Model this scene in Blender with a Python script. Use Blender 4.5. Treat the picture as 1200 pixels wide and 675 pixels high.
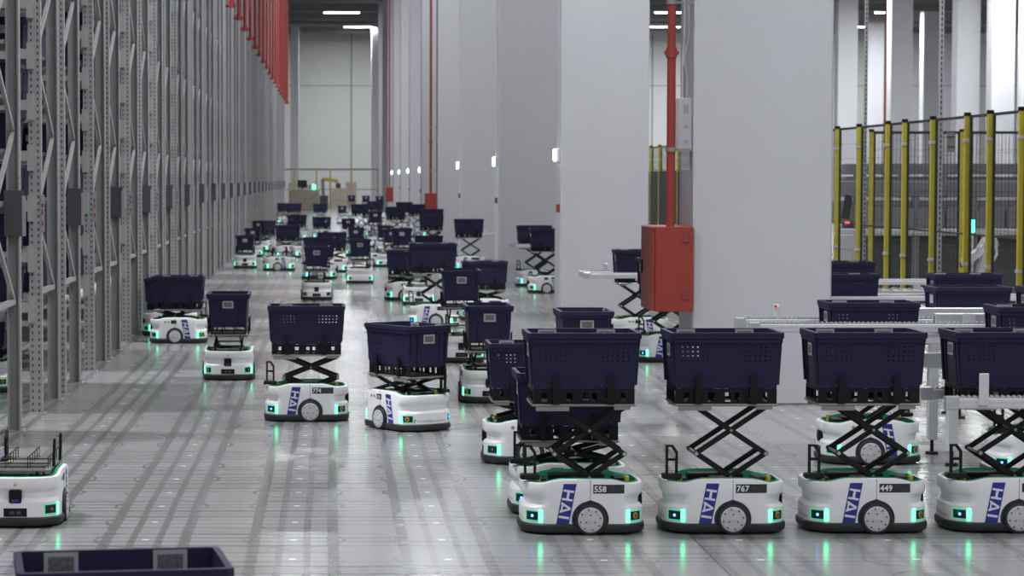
import bpy, math, random
from mathutils import Vector, Matrix
R = math.radians
random.seed(7)
sc = bpy.context.scene
for o in list(bpy.data.objects): bpy.data.objects.remove(o)

# ------------------------------------------------------------------ camera, world, exposure
F, CX, CY, PX, HC = 2727.0, 600.0, 337.5, 388.0, 1.883
TH = math.atan(127.5 / F)
cam = bpy.data.cameras.new('camera'); camo = bpy.data.objects.new('camera', cam)
sc.collection.objects.link(camo); sc.camera = camo
camo.location = (0, 0, HC); camo.rotation_euler = (math.pi/2 - TH, 0, 0)
cam.sensor_width = 36; cam.lens = 36*F/1200; cam.shift_x = (CX-PX)/1200
cam.clip_start = .1; cam.clip_end = 600
cam.dof.use_dof = True; cam.dof.focus_distance = 13.2; cam.dof.aperture_fstop = 6.3
w = bpy.data.worlds.new('world'); sc.world = w; w.use_nodes = True
bg = w.node_tree.nodes['Background']; bg.inputs[0].default_value = (.94, .95, 1, 1); bg.inputs[1].default_value = .46
sc.view_settings.view_transform = 'Standard'; sc.view_settings.look = 'None'
sc.view_settings.exposure = 0.0; sc.view_settings.gamma = 1; sc.view_settings.use_curve_mapping = False
sc.cycles.use_denoising = True
sc.cycles.max_bounces = 6; sc.cycles.diffuse_bounces = 3; sc.cycles.glossy_bounces = 3
sc.cycles.sample_clamp_indirect = 4

def floor_pt(px, py):
    vx, vy = (px-PX)/F, (py-CY)/F
    t = HC/(math.sin(TH)+vy*math.cos(TH))
    return t*vx, t*(math.cos(TH)-vy*math.sin(TH))

# ------------------------------------------------------------------ helpers
C = sc.collection
class MB:
    def __init__(s): s.v, s.f, s.m = [], [], []
    def add(s, vs, fs, mi=0):
        n = len(s.v); s.v += [tuple(p) for p in vs]; s.f += [tuple(i+n for i in f) for f in fs]; s.m += [mi]*len(fs); return s
    def box(s, x0, x1, y0, y1, z0, z1, mi=0):
        return s.add([(x0,y0,z0),(x1,y0,z0),(x1,y1,z0),(x0,y1,z0),(x0,y0,z1),(x1,y0,z1),(x1,y1,z1),(x0,y1,z1)],
                     [(3,2,1,0),(4,5,6,7),(0,1,5,4),(1,2,6,5),(2,3,7,6),(3,0,4,7)], mi)
    def bbox(s, x0, x1, y0, y1, z0, z1, b=.005, mi=0):      # box with bevelled vertical and top/bottom edges
        rings = []
        for z, i in ((z0, b), (z0+b, 0), (z1-b, 0), (z1, b)):
            X0, X1, Y0, Y1 = x0+i, x1-i, y0+i, y1-i
            rings.append([(X0+b,Y0,z),(X1-b,Y0,z),(X1,Y0+b,z),(X1,Y1-b,z),(X1-b,Y1,z),(X0+b,Y1,z),(X0,Y1-b,z),(X0,Y0+b,z)])
        return s.loft(rings, mi=mi)
    def loft(s, rings, cap0=True, cap1=True, mi=0, closed=True):
        n = len(rings[0]); vs = [p for r in rings for p in r]; fs = []
        for k in range(len(rings)-1):
            for i in range(n if closed else n-1):
                j = (i+1) % n; fs.append((k*n+i, k*n+j, (k+1)*n+j, (k+1)*n+i))
        if cap0: fs.append(tuple(reversed(range(n))))
        if cap1: fs.append(tuple(range((len(rings)-1)*n, len(rings)*n)))
        return s.add(vs, fs, mi)
    def tube(s, p0, p1, r, n=8, mi=0, r1=None):
        p0, p1 = Vector(p0), Vector(p1); d = (p1-p0).normalized()
        u = d.orthogonal().normalized(); v = d.cross(u); r1 = r if r1 is None else r1
        ring = lambda p, q: [p+u*q*math.cos(2*math.pi*i/n)+v*q*math.sin(2*math.pi*i/n) for i in range(n)]
        return s.loft([ring(p0, r), ring(p1, r1)], mi=mi)
    def path(s, pts, r, n=6, mi=0):
        for a, b in zip(pts, pts[1:]): s.tube(a, b, r, n, mi)
        return s
    def bar(s, p0, p1, wd, tk, up=(0,0,1), mi=0):           # rectangular bar, wd along up-ish, tk across
        p0, p1 = Vector(p0), Vector(p1); d = (p1-p0).normalized(); t = d.cross(Vector(up))
        t = t.normalized() if t.length > 1e-5 else d.orthogonal().normalized(); q = t.cross(d).normalized()
        o = [(-1,-1),(1,-1),(1,1),(-1,1)]
        return s.loft([[p+t*a*tk/2+q*b*wd/2 for a, b in o] for p in (p0, p1)], mi=mi)
    def prism(s, poly, axis, a0, a1, mi=0):                 # poly in the two other axes
        def P(q, a): return {'y': (q[0], a, q[1]), 'x': (a, q[0], q[1]), 'z': (q[0], q[1], a)}[axis]
        return s.loft([[P(q, a0) for q in poly], [P(q, a1) for q in poly]], mi=mi)
    def mesh(s, name, mats, smooth=None):
        me = bpy.data.meshes.new(name); me.from_pydata(s.v, [], s.f)
        for m in (mats if isinstance(mats, (list, tuple)) else [mats]): me.materials.append(M[m])
        me.polygons.foreach_set('material_index', s.m)
        me.validate()
        import bmesh
        bm = bmesh.new(); bm.from_mesh(me); bmesh.ops.recalc_face_normals(bm, faces=bm.faces[:]); bm.to_mesh(me); bm.free()
        if smooth:
            me.polygons.foreach_set('use_smooth', [True]*len(me.polygons)); me.set_sharp_from_angle(angle=R(smooth))
        me.update(); return me
def obj(name, me, parent=None, loc=(0,0,0), rot=(0,0,0), scale=None):
    o = bpy.data.objects.new(name, me); C.objects.link(o); o.parent = parent; o.location = loc; o.rotation_euler = rot
    if scale: o.scale = scale
    return o
def tag(o, label=None, cat=None, group=None, kind=None):
    if label: o['label'] = label
    if cat: o['category'] = cat
    if group: o['group'] = group
    if kind: o['kind'] = kind
    return o
def thing(name, label, cat, loc=(0,0,0), rz=0, group=None):
    return tag(obj(name, None, None, loc, (0,0,rz)), label, cat, group)
def struct(name, me, parent=None, loc=(0,0,0)):
    o = obj(name, me, parent, loc)
    if parent is None: o['kind'] = 'structure'
    return o
_ord = ['first','second','third','fourth','fifth','sixth','seventh','eighth','ninth','tenth','eleventh','twelfth','thirteenth','fourteenth','fifteenth','sixteenth','seventeenth','eighteenth','nineteenth','twentieth',
  'twenty-first','twenty-second','twenty-third','twenty-fourth','twenty-fifth','twenty-sixth','twenty-seventh','twenty-eighth','twenty-ninth','thirtieth','thirty-first','thirty-second','thirty-third','thirty-fourth','thirty-fifth','thirty-sixth','thirty-seventh','thirty-eighth','thirty-ninth','fortieth']

# ------------------------------------------------------------------ materials
M = {}
def mat(name, col, rough=.5, metal=0, var=.06, vscale=6, emit=None, estr=0, spec=.5, bump=0, bscale=80):
    m = bpy.data.materials.new(name); m.use_nodes = True; M[name] = m
    nt = m.node_tree; b = nt.nodes['Principled BSDF']
    b.inputs['Roughness'].default_value = rough; b.inputs['Metallic'].default_value = metal
    b.inputs['Specular IOR Level'].default_value = spec
    c = (*col, 1)
    tc = nt.nodes.new('ShaderNodeTexCoord')
    if var:
        n = nt.nodes.new('ShaderNodeTexNoise'); n.inputs['Scale'].default_value = vscale; n.inputs['Detail'].default_value = 3
        nt.links.new(tc.outputs['Object'], n.inputs['Vector'])
        r = nt.nodes.new('ShaderNodeValToRGB'); e = r.color_ramp.elements
        e[0].position, e[1].position = .3, .7
        e[0].color = tuple(x*(1-var) for x in col)+(1,); e[1].color = tuple(min(1, x*(1+var)) for x in col)+(1,)
        nt.links.new(n.outputs['Fac'], r.inputs['Fac']); nt.links.new(r.outputs['Color'], b.inputs['Base Color'])
    else: b.inputs['Base Color'].default_value = c
    if emit:
        b.inputs['Emission Color'].default_value = (*emit, 1); b.inputs['Emission Strength'].default_value = estr
    if bump:
        n2 = nt.nodes.new('ShaderNodeTexNoise'); n2.inputs['Scale'].default_value = bscale
        nt.links.new(tc.outputs['Object'], n2.inputs['Vector'])
        bp = nt.nodes.new('ShaderNodeBump'); bp.inputs['Strength'].default_value = bump; bp.inputs['Distance'].default_value = .01
        nt.links.new(n2.outputs['Fac'], bp.inputs['Height']); nt.links.new(bp.outputs['Normal'], b.inputs['Normal'])
    return m
mat('shell', (.86,.86,.87), .42, var=.02)
mat('rubber', (.022,.022,.026), .55)
mat('black', (.011,.011,.013), .5, var=.15, spec=.2)
mat('blackmetal', (.012,.012,.014), .5, spec=.25)
mat('window', (.008,.008,.012), .12, var=0)
mat('hub', (.58,.58,.59), .35, var=.03)
mat('bolt', (.04,.04,.045), .4, var=0)
mat('green', (.05,.62,.31), .5)
mat('led', (.02,.5,.3), .4, var=0, emit=(.06,1,.42), estr=6)
mat('ledrim', (.05,.5,.35), .4, var=0, emit=(.02,1,.45), estr=.4)
mat('ledoff', (.25,.3,.3), .3, var=0)
mat('bluelight', (.02,.1,.6), .4, var=0, emit=(.04,.2,1), estr=9)
mat('redlamp', (.45,.02,.02), .4, var=0)
mat('redled', (.6,.02,.02), .4, var=0, emit=(1,.06,.03), estr=8)
mat('greenled', (.02,.6,.3), .4, var=0, emit=(.05,1,.45), estr=8)
mat('yellowtag', (.55,.42,.05), .5)
mat('blue', (.022,.03,.27), .45, var=.05)
mat('print_white', (.8,.8,.82), .5, var=0)
mat('print_grey', (.22,.22,.24), .5, var=0)
mat('print_dim', (.07,.07,.075), .5, var=0)
mat('plate', (.025,.025,.028), .45)
mat('plate_metal', (.30,.30,.29), .38, metal=.5)
mat('tote', (.0165,.0145,.050), .5, var=.08, vscale=9, spec=.3)
mat('label', (.40,.40,.42), .6, var=.05, vscale=60)
mat('barcode', (.13,.13,.14), .6, var=.4, vscale=120)
mat('column', (.53,.53,.56), .75, var=.03, vscale=.8, bump=.12, bscale=40)
mat('farwall', (.62,.63,.62), .8, var=.03, vscale=.15)
mat('ceiling', (.2,.2,.205), .8, var=.1, vscale=.3)
mat('pipe_grey', (.24,.24,.25), .5)
mat('red', (.30,.038,.028), .45, var=.05)
mat('red_dark', (.14,.03,.03), .5)
mat('conduit', (.55,.55,.57), .5)
mat('steel', (.385,.39,.39), .5, metal=.1, var=.08, vscale=4)
mat('signplate', (.085,.085,.095), .5)
mat('white_metal', (.66,.66,.68), .35, var=.03)
mat('alu', (.55,.56,.57), .3, metal=.35, var=.04)
mat('yellow', (.50,.42,.04), .5)
mat('mesh_black', (.02,.02,.022), .5)
mat('curtain', (.018,.024,.024), .6)
mat('machine', (.20,.20,.21), .6, var=.15, vscale=1.5)
mat('machine_dark', (.07,.07,.075), .6, var=.2, vscale=1.5)
mat('cardboard', (.46,.40,.33), .8, var=.12, vscale=3)
mat('lamp_white', (.9,.9,.92), .4, var=0, emit=(.92,.96,1), estr=18)
mat('lampsmall', (.9,.9,.92), .4, var=0, emit=(.80,.90,1), estr=16)
mat('joint', (.26,.26,.26), .8)
mat('screen', (.02,.02,.025), .2, var=0)

# perforated upright steel
m = mat('perf', (.385,.39,.39), .5, metal=.1, var=.08, vscale=4)
nt = m.node_tree; L = nt.links.new; b = nt.nodes['Principled BSDF']
base = b.inputs['Base Color'].links[0].from_socket
def math_n(nt, op, a, b_=None, c=None):
    n = nt.nodes.new('ShaderNodeMath'); n.operation = op
    for i, v in enumerate((a, b_, c)):
        if v is None: continue
        if isinstance(v, (int, float)): n.inputs[i].default_value = v
        else: nt.links.new(v, n.inputs[i])
    return n.outputs[0]
tc = nt.nodes.new('ShaderNodeTexCoord'); sp = nt.nodes.new('ShaderNodeSeparateXYZ'); L(tc.outputs['Object'], sp.inputs[0])
X_, Y_, Z_ = sp.outputs
ax = math_n(nt, 'ABSOLUTE', X_)
mx = math_n(nt, 'COMPARE', ax, .026, .0065)
fz = math_n(nt, 'FRACT', math_n(nt, 'DIVIDE', Z_, .052)); mz = math_n(nt, 'COMPARE', fz, .5, .20)
web = math_n(nt, 'LESS_THAN', Y_, .0015)
ay = math_n(nt, 'COMPARE', Y_, .035, .008); side = math_n(nt, 'GREATER_THAN', ax, .046)
mk = math_n(nt, 'MAXIMUM', math_n(nt, 'MULTIPLY', math_n(nt, 'MULTIPLY', mx, mz), web), math_n(nt, 'MULTIPLY', math_n(nt, 'MULTIPLY', ay, mz), side))
mix = nt.nodes.new('ShaderNodeMixRGB'); L(mk, mix.inputs[0]); L(base, mix.inputs[1]); mix.inputs[2].default_value = (.05,.05,.053,1)
L(mix.outputs[0], b.inputs['Base Color'])

# floor: sealed concrete with tyre tracks along and across the lanes, turning rings at the nodes
m = mat('floor', (.4,.4,.41), .3, var=0, spec=.4)
nt = m.node_tree; L = nt.links.new; b = nt.nodes['Principled BSDF']
tc = nt.nodes.new('ShaderNodeTexCoord'); sp = nt.nodes.new('ShaderNodeSeparateXYZ'); L(tc.outputs['Object'], sp.inputs[0])
X_, Y_, Z_ = sp.outputs
def noise(scale, det=3, vec=None):
    n = nt.nodes.new('ShaderNodeTexNoise'); n.inputs['Scale'].default_value = scale; n.inputs['Detail'].default_value = det
    L(vec if vec is not None else tc.outputs['Object'], n.inputs['Vector']); return n.outputs['Fac']
def mp(v, a, b_, c, d):
    n = nt.nodes.new('ShaderNodeMapRange'); L(v, n.inputs[0])
    for i, q in enumerate((a, b_, c, d)): n.inputs[i+1].default_value = q
    return n.outputs[0]
def vscale(sx, sy):
    n = nt.nodes.new('ShaderNodeMapping'); n.inputs['Scale'].default_value = (sx, sy, 1); L(tc.outputs['Object'], n.inputs[0]); return n.outputs[0]
LX, LY = .775, .62
wob = math_n(nt, 'MULTIPLY', math_n(nt, 'SUBTRACT', noise(.5), .5), .03)
xx = math_n(nt, 'ADD', X_, wob); yy = math_n(nt, 'ADD', Y_, math_n(nt, 'ADD', wob, math_n(nt, 'MULTIPLY', math_n(nt, 'SUBTRACT', noise(1.0, 3, vscale(.25, 1.1)), .5), .22)))
cxn = math_n(nt, 'SUBTRACT', math_n(nt, 'FRACT', math_n(nt, 'DIVIDE', math_n(nt, 'ADD', xx, 50*LX-.58+LX/2), LX)), .5)
cx_ = math_n(nt, 'MULTIPLY', cxn, LX)                                   # -LX/2..LX/2 from the lane centre
cyn = math_n(nt, 'SUBTRACT', math_n(nt, 'FRACT', math_n(nt, 'DIVIDE', math_n(nt, 'ADD', yy, 50*LY), LY)), .5)
cy_ = math_n(nt, 'MULTIPLY', cyn, LY)
acx, acy = math_n(nt, 'ABSOLUTE', cx_), math_n(nt, 'ABSOLUTE', cy_)
def soft(v, c, h): # soft band around c
    return mp(math_n(nt, 'ABSOLUTE', math_n(nt, 'SUBTRACT', v, c)), h*.6, h, 1, 0)
along = math_n(nt, 'MAXIMUM', soft(acx, .205, .036), math_n(nt, 'MULTIPLY', soft(acx, .07, .024), .85))
along = math_n(nt, 'MULTIPLY', along, mp(noise(1.0, 4, vscale(2.6, .16)), .34, .56, .30, 1))
across = math_n(nt, 'MAXIMUM', soft(acy, .20, .032), math_n(nt, 'MULTIPLY', soft(acy, .065, .026), .9))
across = math_n(nt, 'MAXIMUM', across, math_n(nt, 'MULTIPLY', soft(acy, .28, .012), .8))
across = math_n(nt, 'MULTIPLY', across, mp(noise(1.0, 4, vscale(.5, 2.2)), .40, .60, .12, 1))
rad = math_n(nt, 'SQRT', math_n(nt, 'ADD', math_n(nt, 'MULTIPLY', cx_, cx_), math_n(nt, 'MULTIPLY', cy_, cy_)))
ring = math_n(nt, 'MULTIPLY', soft(rad, .262, .013), mp(noise(.9, 2), .44, .54, 0, 1))
trk = math_n(nt, 'MINIMUM', math_n(nt, 'ADD', math_n(nt, 'MAXIMUM', along, ring), across), 1.3)
mark = math_n(nt, 'MULTIPLY', math_n(nt, 'LESS_THAN', acx, .017), math_n(nt, 'LESS_THAN', acy, .017))
patch = mp(noise(.30, 2), .3, .7, .88, 1.10)
fine = mp(noise(9, 5), .3, .7, .96, 1.04)
gr = math_n(nt, 'MULTIPLY', math_n(nt, 'MULTIPLY', patch, fine), mp(math_n(nt, 'MULTIPLY', trk, mp(math_n(nt, 'ADD', X_, math_n(nt, 'MULTIPLY', noise(.4, 2), 1.5)), .3, 2.6, 1, .6)), 0, 1.3, .29, .115))
gr = math_n(nt, 'MAXIMUM', gr, math_n(nt, 'MULTIPLY', mark, .75))
# expansion joints of the slab every 6 m
jx = math_n(nt, 'COMPARE', math_n(nt, 'FRACT', math_n(nt, 'DIVIDE', math_n(nt, 'ADD', X_, 61.1), 6)), .5, .0009)
gr = math_n(nt, 'MULTIPLY', gr, mp(jx, 0, 1, 1, .5))
cmb = nt.nodes.new('ShaderNodeCombineColor'); L(gr, cmb.inputs[0]); L(gr, cmb.inputs[1]); L(gr, cmb.inputs[2])
L(cmb.outputs[0], b.inputs['Base Color'])
L(mp(noise(.8, 2), .3, .7, .19, .24), b.inputs['Roughness'])

# ------------------------------------------------------------------ the hall: floor, ceiling, walls
CEIL, DW = 13.2, 178.0
struct('floor', MB().box(-34, 62, -8, DW, -.2, 0).mesh('floor', 'floor'))
struct('ceiling', MB().box(-34, 62, 10, DW, CEIL, CEIL+.3).mesh('ceiling', 'ceiling'))
wb = struct('wall_back', MB().box(-34, 62, DW, DW+.4, 0, CEIL).mesh('wall_back', 'farwall'))
for z in (2.6, 9.0): obj('panel_joint', MB().box(-34, 62, DW-.02, DW+.01, z-.03, z+.03).mesh('panel_joint', 'joint'), wb)
for x in (1.55, 17.5, 24.5, 33): obj('panel_joint', MB().box(x-.05, x+.05, DW-.03, DW+.01, 0, CEIL).mesh('panel_joint', 'joint'), wb)
struct('wall_left', MB().box(-20.4, -20, 10, DW, 0, CEIL).mesh('wall_left', 'machine'))
# roof beams and services under the ceiling
for i, y in enumerate((143, 150, 159, 172)):
    struct('trim_%d' % (i+1), MB().box(-20, 62, y-.15, y+.15, CEIL-.55, CEIL).mesh('roof_beam', 'ceiling'))
tag(obj('ventilation_duct', MB().tube((-20,163,12.75),(62,163,12.75),.22,12).mesh('duct','pipe_grey',40)), 'grey round duct running under the ceiling before the far wall', 'duct')
tag(obj('sprinkler_main', MB().tube((-20,176.8,13.0),(62,176.8,13.0),.10,8).mesh('main','red',40)), 'long red pipe along the top of the far wall', 'pipe')

# ceiling luminaires: some real, many added to brighten the columns; each has a housing, a diffuser and its own light
lum_h = MB().box(-1.2, 1.2, -.09, .09, .02, .09).mesh('housing', 'white_metal')
lum_d = MB().bbox(-1.17, 1.17, -.08, .08, -.03, .02, .01).mesh('diffuser', 'lamp_white')
lamp_data = {}
def luminaire(x, y, z, power, label, rz=0):
    t = thing('ceiling_lamp', label, 'lamp', (x, y, z), rz, 'linear ceiling lamps')
    obj('housing', lum_h, t); obj('diffuser', lum_d, t)
    if power not in lamp_data:
        l = bpy.data.lights.new('lamp_light', 'AREA'); l.shape = 'RECTANGLE'; l.size = 2.2; l.size_y = .5; l.energy = power; l.color = (.95,.97,1); lamp_data[power] = l
    obj('lamp_light', lamp_data[power], t, (0,0,-.06))
HALL = sorted([(3.4,3,340),(7.5,7,340),(2.2,15,340),(8.5,16,340),(3.7,25.0,1000),(3.6,36,420),(3.6,48,560),(3.6,80.2,900),(3.6,91.9,900),(3.6,103.6,900),(8.5,27,340),(-.8,45,300),(8.5,40,340),(3.6,60,700),(8.5,54,340),(3.6,72,700),(8.5,78,340),(-1.2,92,500),(8.5,104,340),(3.6,115.3,900),(3.6,139,900),(.7,154,800),(2.1,168.5,1300),  # lamps in line with the aisle columns are added to brighten their fronts
        (20,30,500),(20,55,500),(20,80,900),(26,100,1900),(30,108,1900),(27,126,1900),(22.5,154,1400),(24,168.5,1200),(37,128,1900),(37,154,1400),(38,168.5,1200),(30,154,1400)], key=lambda q: math.hypot(q[0], q[1]))  # strongest lamps here are added to brighten the distant right columns
for i, (x, y, pw) in enumerate(HALL):
    luminaire(x, y, 12.7 if y < 150 else 12.85, pw, 'white linear ceiling lamp, %s nearest the camera of the real and added hall lamps' % _ord[i], R(90) if abs(x-3.6) < .01 and y > 75 else 0)
# lamps over the rack aisles on the left
P0, PER, FD, FL = 18.64, 4.11, 1.25, .39
for n in range(-1, 12):
    y = P0+PER*n-.6
    if y > 9: luminaire(-6.3, y, 11.6, 1250, 'linear lamp high over the %s storage aisle between the racks' % _ord[n+1])

# ------------------------------------------------------------------ white columns and what hangs on them
COLX, COLW, COLD = 3.013, 1.16, .76
cold = [19.38, 30.6, 42.1, 54.2, 66.1, 77.8, 89.5, 101.2, 112.9, 124.6, 136.3, 148]
colm = MB().bbox(0, COLW, 0, COLD, 0, CEIL, .015).mesh('column', 'column')
capm = MB().box(-.02, .03, -.02, COLD+.02, 0, .12).mesh('x', 'column')
for i, d in enumerate(cold):
    c = tag(obj('column', colm, None, (COLX, d, 0)), 'tall white rectangular column, %s from the camera along the right of the aisle' % _ord[i], 'column', 'white columns along the aisle')
    base = MB().bbox(-.004, COLW+.004, -.004, COLD+.004, 0, .0, .0)
    # emergency lamp, call point and conduit on the aisle face
    if i > 0 and i < 9 and i != 4:
        t = thing('emergency_lamp', 'small glowing emergency lamp on the %s column of the aisle' % _ord[i], 'lamp', (COLX-.0015, d+.08, 2.2), 0, 'emergency lamps on the columns')
        obj('housing', MB().bbox(-.05, 0, -.05, .05, -.09, .09, .01).mesh('housing', 'white_metal'), t)
        obj('lens', MB().bbox(-.085, -.05, -.042, .042, -.08, .08, .012).mesh('lens', 'lampsmall'), t)
        obj('conduit', MB().tube((-.015,0,.09),(-.015,0,CEIL-2.21),.012,6).mesh('conduit','conduit'), t)
    if 0 < i < 9 and i not in (4, 8):
        t = thing('call_point', 'small red fire alarm call point on the %s column of the aisle' % _ord[i], 'alarm', (COLX-.0015, d+.10, 1.5), 0, 'fire call points on the columns')
        obj('backbox', MB().bbox(-.045, 0, -.05, .05, -.055, .055, .008).mesh('backbox', 'red'), t)
        obj('glass', MB().box(-.048, -.044, -.025, .025, -.025, .025).mesh('glass', 'label'), t)
def hose_cabinet(d, label, plabel, depth=.78, big=True):
    t = thing('fire_hose_cabinet', label, 'cabinet', (COLX-.32, d, .78))
    obj('body', MB().bbox(0, .318, .03, depth, 0, .71, .006).mesh('body', 'red'), t)
    dr = obj('door', MB().bbox(-.018, -.002, .035, depth-.005, .005, .705, .004).mesh('door', 'red'), t)
    obj('handle', MB().bbox(-.03, -.018, depth-.12, depth-.06, .3, .42, .004).mesh('handle', 'black'), dr)
    for z in (.10, .58):
        obj('knockout', MB().box(.225, .285, .0245, .031, z, z+.06).mesh('knockout', 'red_dark'), t)
        obj('knockout_plate', MB().box(.229, .281, .022, .028, z+.004, z+.056).mesh('knockout_plate', 'red'), t)
    p = thing('riser_pipe', plabel, 'pipe', (COLX-.185, d+.10, 1.4915))
    obj('pipe', MB().tube((0,0,0),(0,0,CEIL-1.5),.036,14).mesh('pipe','red',40), p)
    for z in (.62, 1.84): obj('clamp', MB().tube((0,0,z),(0,0,z+.035),.045,14).box(.04,.1835,-.008,.008,z+.008,z+.025).mesh('clamp','plate_metal',40), p)
    obj('coupling', MB().tube((0,0,1.40),(0,0,1.48),.047,14).box(-.06,.06,-.02,.02,1.425,1.455).mesh('coupling','red',40), p)
hose_cabinet(19.30, 'large red fire hose cabinet on the nearest white column', 'red riser pipe rising from the large nearest hose cabinet')
hose_cabinet(66.0, 'smaller looking red hose cabinet on the fifth column far down the aisle', 'red riser pipe on the fifth column far down the aisle', .5)
hose_cabinet(112.8, 'farthest tiny red hose cabinet near the end of the column row', 'farthest thin red riser pipe near the end of the column row', .5)
t = thing('junction_box', 'grey electrical box on the nearest column beside the red pipe', 'electrical box', (COLX-.0015, 19.45, 2.13))
obj('body', MB().bbox(-.12, 0, 0, .36, 0, .43, .006).mesh('body', 'conduit'), t)
obj('door', MB().bbox(-.132, -.12, .01, .35, .01, .42, .003).mesh('door', 'white_metal'), t)
for k, (z, h) in enumerate(((.30,.07),(.06,.02),(.18,.02))): obj('knockout', MB().box(-.07,-.03,-.003,.001,z,z+h).mesh('knockout','label'), t)
for k, x in enumerate((-.03, -.07)): obj('cable', MB().path([(x,.1,.43),(x,.1,.6),(x-.03+.03*k,.1,.75),(x+.015,.1,.95),(x+.015,.1,CEIL-2.2)], .009).mesh('cable','conduit'), t)
obj('bracket', MB().box(-.09,-.02,0,.01,-.17,0).mesh('bracket','label'), t)
# columns far on the right
for k, (x0, wpx, s) in enumerate(((980,23,20),(1015,20,17),(1042,25,22),(1080,19,18),(1119,27,23.3),(1160,27,24.5),(1196,26,21))):
    wd = wpx/s; d = F/s
    tag(obj('column', MB().bbox(0, wd, 0, 1.0, 0, CEIL, .02).mesh('column', 'column'), None, ((x0-PX)/s, d, 0)), 'distant white column above the yellow-post fence, %s from left' % _ord[k], 'column', 'distant columns behind the fence')
tag(obj('riser_pipe', MB().tube((0,0,0),(0,0,CEIL-.1),.09,8).mesh('pipe','red',40), None, ((1035.5-PX)/19, F/19, 0)), 'thin red pipe between distant columns above the fence', 'pipe')
# column by the far wall, each side of the aisle end
tag(obj('column', MB().bbox(-.3,.3,0,.5,0,CEIL,.02).mesh('column','column'), None, ((345.5-PX)/16.2, F/16.2, 0)), 'white column by the far wall beside the end of the racks', 'column')
tag(obj('column', MB().bbox(-.3,.3,0,.5,0,CEIL,.02).mesh('column','column'), None, ((440-PX)/16.2, F/16.2, 0)), 'white column by the far wall beyond the last aisle column', 'column')

# ------------------------------------------------------------------ storage racks on the left
RX, RH = -2.42, 11.2
def chan():
    b = MB()
    b.box(-.05,.05,0,.003,0,RH).box(-.05,-.047,.003,.075,0,RH).box(.047,.05,.003,.075,0,RH)
    b.box(-.047,-.036,.072,.075,0,RH).box(.036,.047,.072,.075,0,RH)
    b.box(-.075,.075,-.03,.11,0,.008)
    b.box(-.062,-.05,.02,.05,.008,.03).box(.05,.062,.02,.05,.008,.03)
    return b.mesh('upright', 'perf')
chan_m = chan()
def diag(z0, y0, y1, dz): return MB().bar((0,y0,z0),(0,y1,z0+dz),.035,.028,(1,0,0)).mesh('brace','steel')
dz = .635
brace_up = MB().bar((0,.05,0),(0,FD-.05,dz),.028,.036,(1,0,0)).mesh('brace','steel')
brace_dn = MB().bar((0,FD-.05,0),(0,.05,dz),.028,.036,(1,0,0)).mesh('brace','steel')
tie = MB().box(-.018,.018,.06,FD-.06,-.02,.02).mesh('tie','steel')
BL = 2.6
beam = MB().box(-BL+.05,-.05,-.045,-.004,-.08,0).box(-.055,-.0,-.05,-.004,-.16,.05).mesh('beam','steel')
bolt_m = MB().tube((-.027,-.056,-.03),(-.027,-.05,-.03),.008,8).mesh('bolt','alu')
decks = MB()
for y in (.05,.33,.40,.62,.84,.91,1.19): decks.box(-BL+.05,-.06,y-.02,y+.02,-.03,0)
shelf_m = decks.mesh('shelf_rails','steel')
levels = [.895+.405*k for k in range(25)]
bracing_far = MB()
k = 0
z = .97; up = False
while z+dz < RH:
    (bracing_far.bar((0,.05,z),(0,FD-.05,z+dz),.028,.036,(1,0,0)) if up else bracing_far.bar((0,FD-.05,z),(0,.05,z+dz),.028,.036,(1,0,0)))
    up = not up; z += dz
bracing_far_m = bracing_far.box(-.018,.018,.06,FD-.06,.95,.99).mesh('bracing','steel')
sign_m = MB().bbox(-.085,.065,-.012,0,0,.34,.003).mesh('sign','signplate')
strip_m = MB().box(-.014,.014,-.006,0,0,.30).mesh('strip','label')
stripr = MB().box(-.008,.004,-.0075,-.006,.05,.09).box(-.008,.004,-.0075,-.006,.14,.18).mesh('stripmark','redlamp')
stripb = MB().box(-.008,.004,-.0075,-.006,.20,.23).mesh('stripmark','blue')
racks = []
for n in range(-1, 24):
    for h in (0, 1):
        if n == -1 and h == 0: continue
        y0 = P0+PER*n+(FD+FL)*h; idx = len(racks)
        near = y0 < 38
        t = thing('storage_rack', 'grey perforated steel storage rack, %s of the long left row' % (_ord[idx] if idx < 30 else _ord[idx-30]+' past the thirtieth'), 'rack', (RX+.05, y0, 0), 0, 'storage racks along the left side')
        racks.append((t, y0, near, h))
        obj('upright', chan_m, t); obj('upright', chan_m, t, (0,FD,0), (0,0,math.pi))
        if near:
            z, up = .97, False; obj('tie', tie, t, (0,0,.97))
            while z+dz < RH:
                obj('diagonal_brace', brace_up if up else brace_dn, t, (0,0,z)); up = not up; z += dz
            for row in (1, 2):
                if row*BL < 8:
                    obj('upright', chan_m, t, (-BL*row,0,0)); obj('upright', chan_m, t, (-BL*row,FD,0), (0,0,math.pi)); obj('bracing', bracing_far_m, t, (-BL*row,0,0))
            for k, z in enumerate(levels):
                for row in (0, 1):
                    bmo = obj('beam', beam, t, (-BL*row+.0,0,z))
                    if row == 0 and z < 5: obj('bolt', bolt_m, bmo, (.03,0,0))
                    obj('beam', beam, t, (-BL*(row+1),FD,z), (0,0,math.pi))
                    obj('shelf_rails', shelf_m, t, (-BL*row,0,z))
        else:
            obj('bracing', bracing_far_m, t)
        if h == 1: obj('sign_plate', sign_m, t, (.02,FD-.09,1.46))
        else:
            sgn = obj('label_strip', strip_m, t, (.062,-.002,1.46))
            if near: obj('print', stripr, sgn); obj('print', stripb, sgn)
        if h == 1 and near: obj('label_strip', strip_m, t, (.085,FD-.10,1.46))
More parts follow.
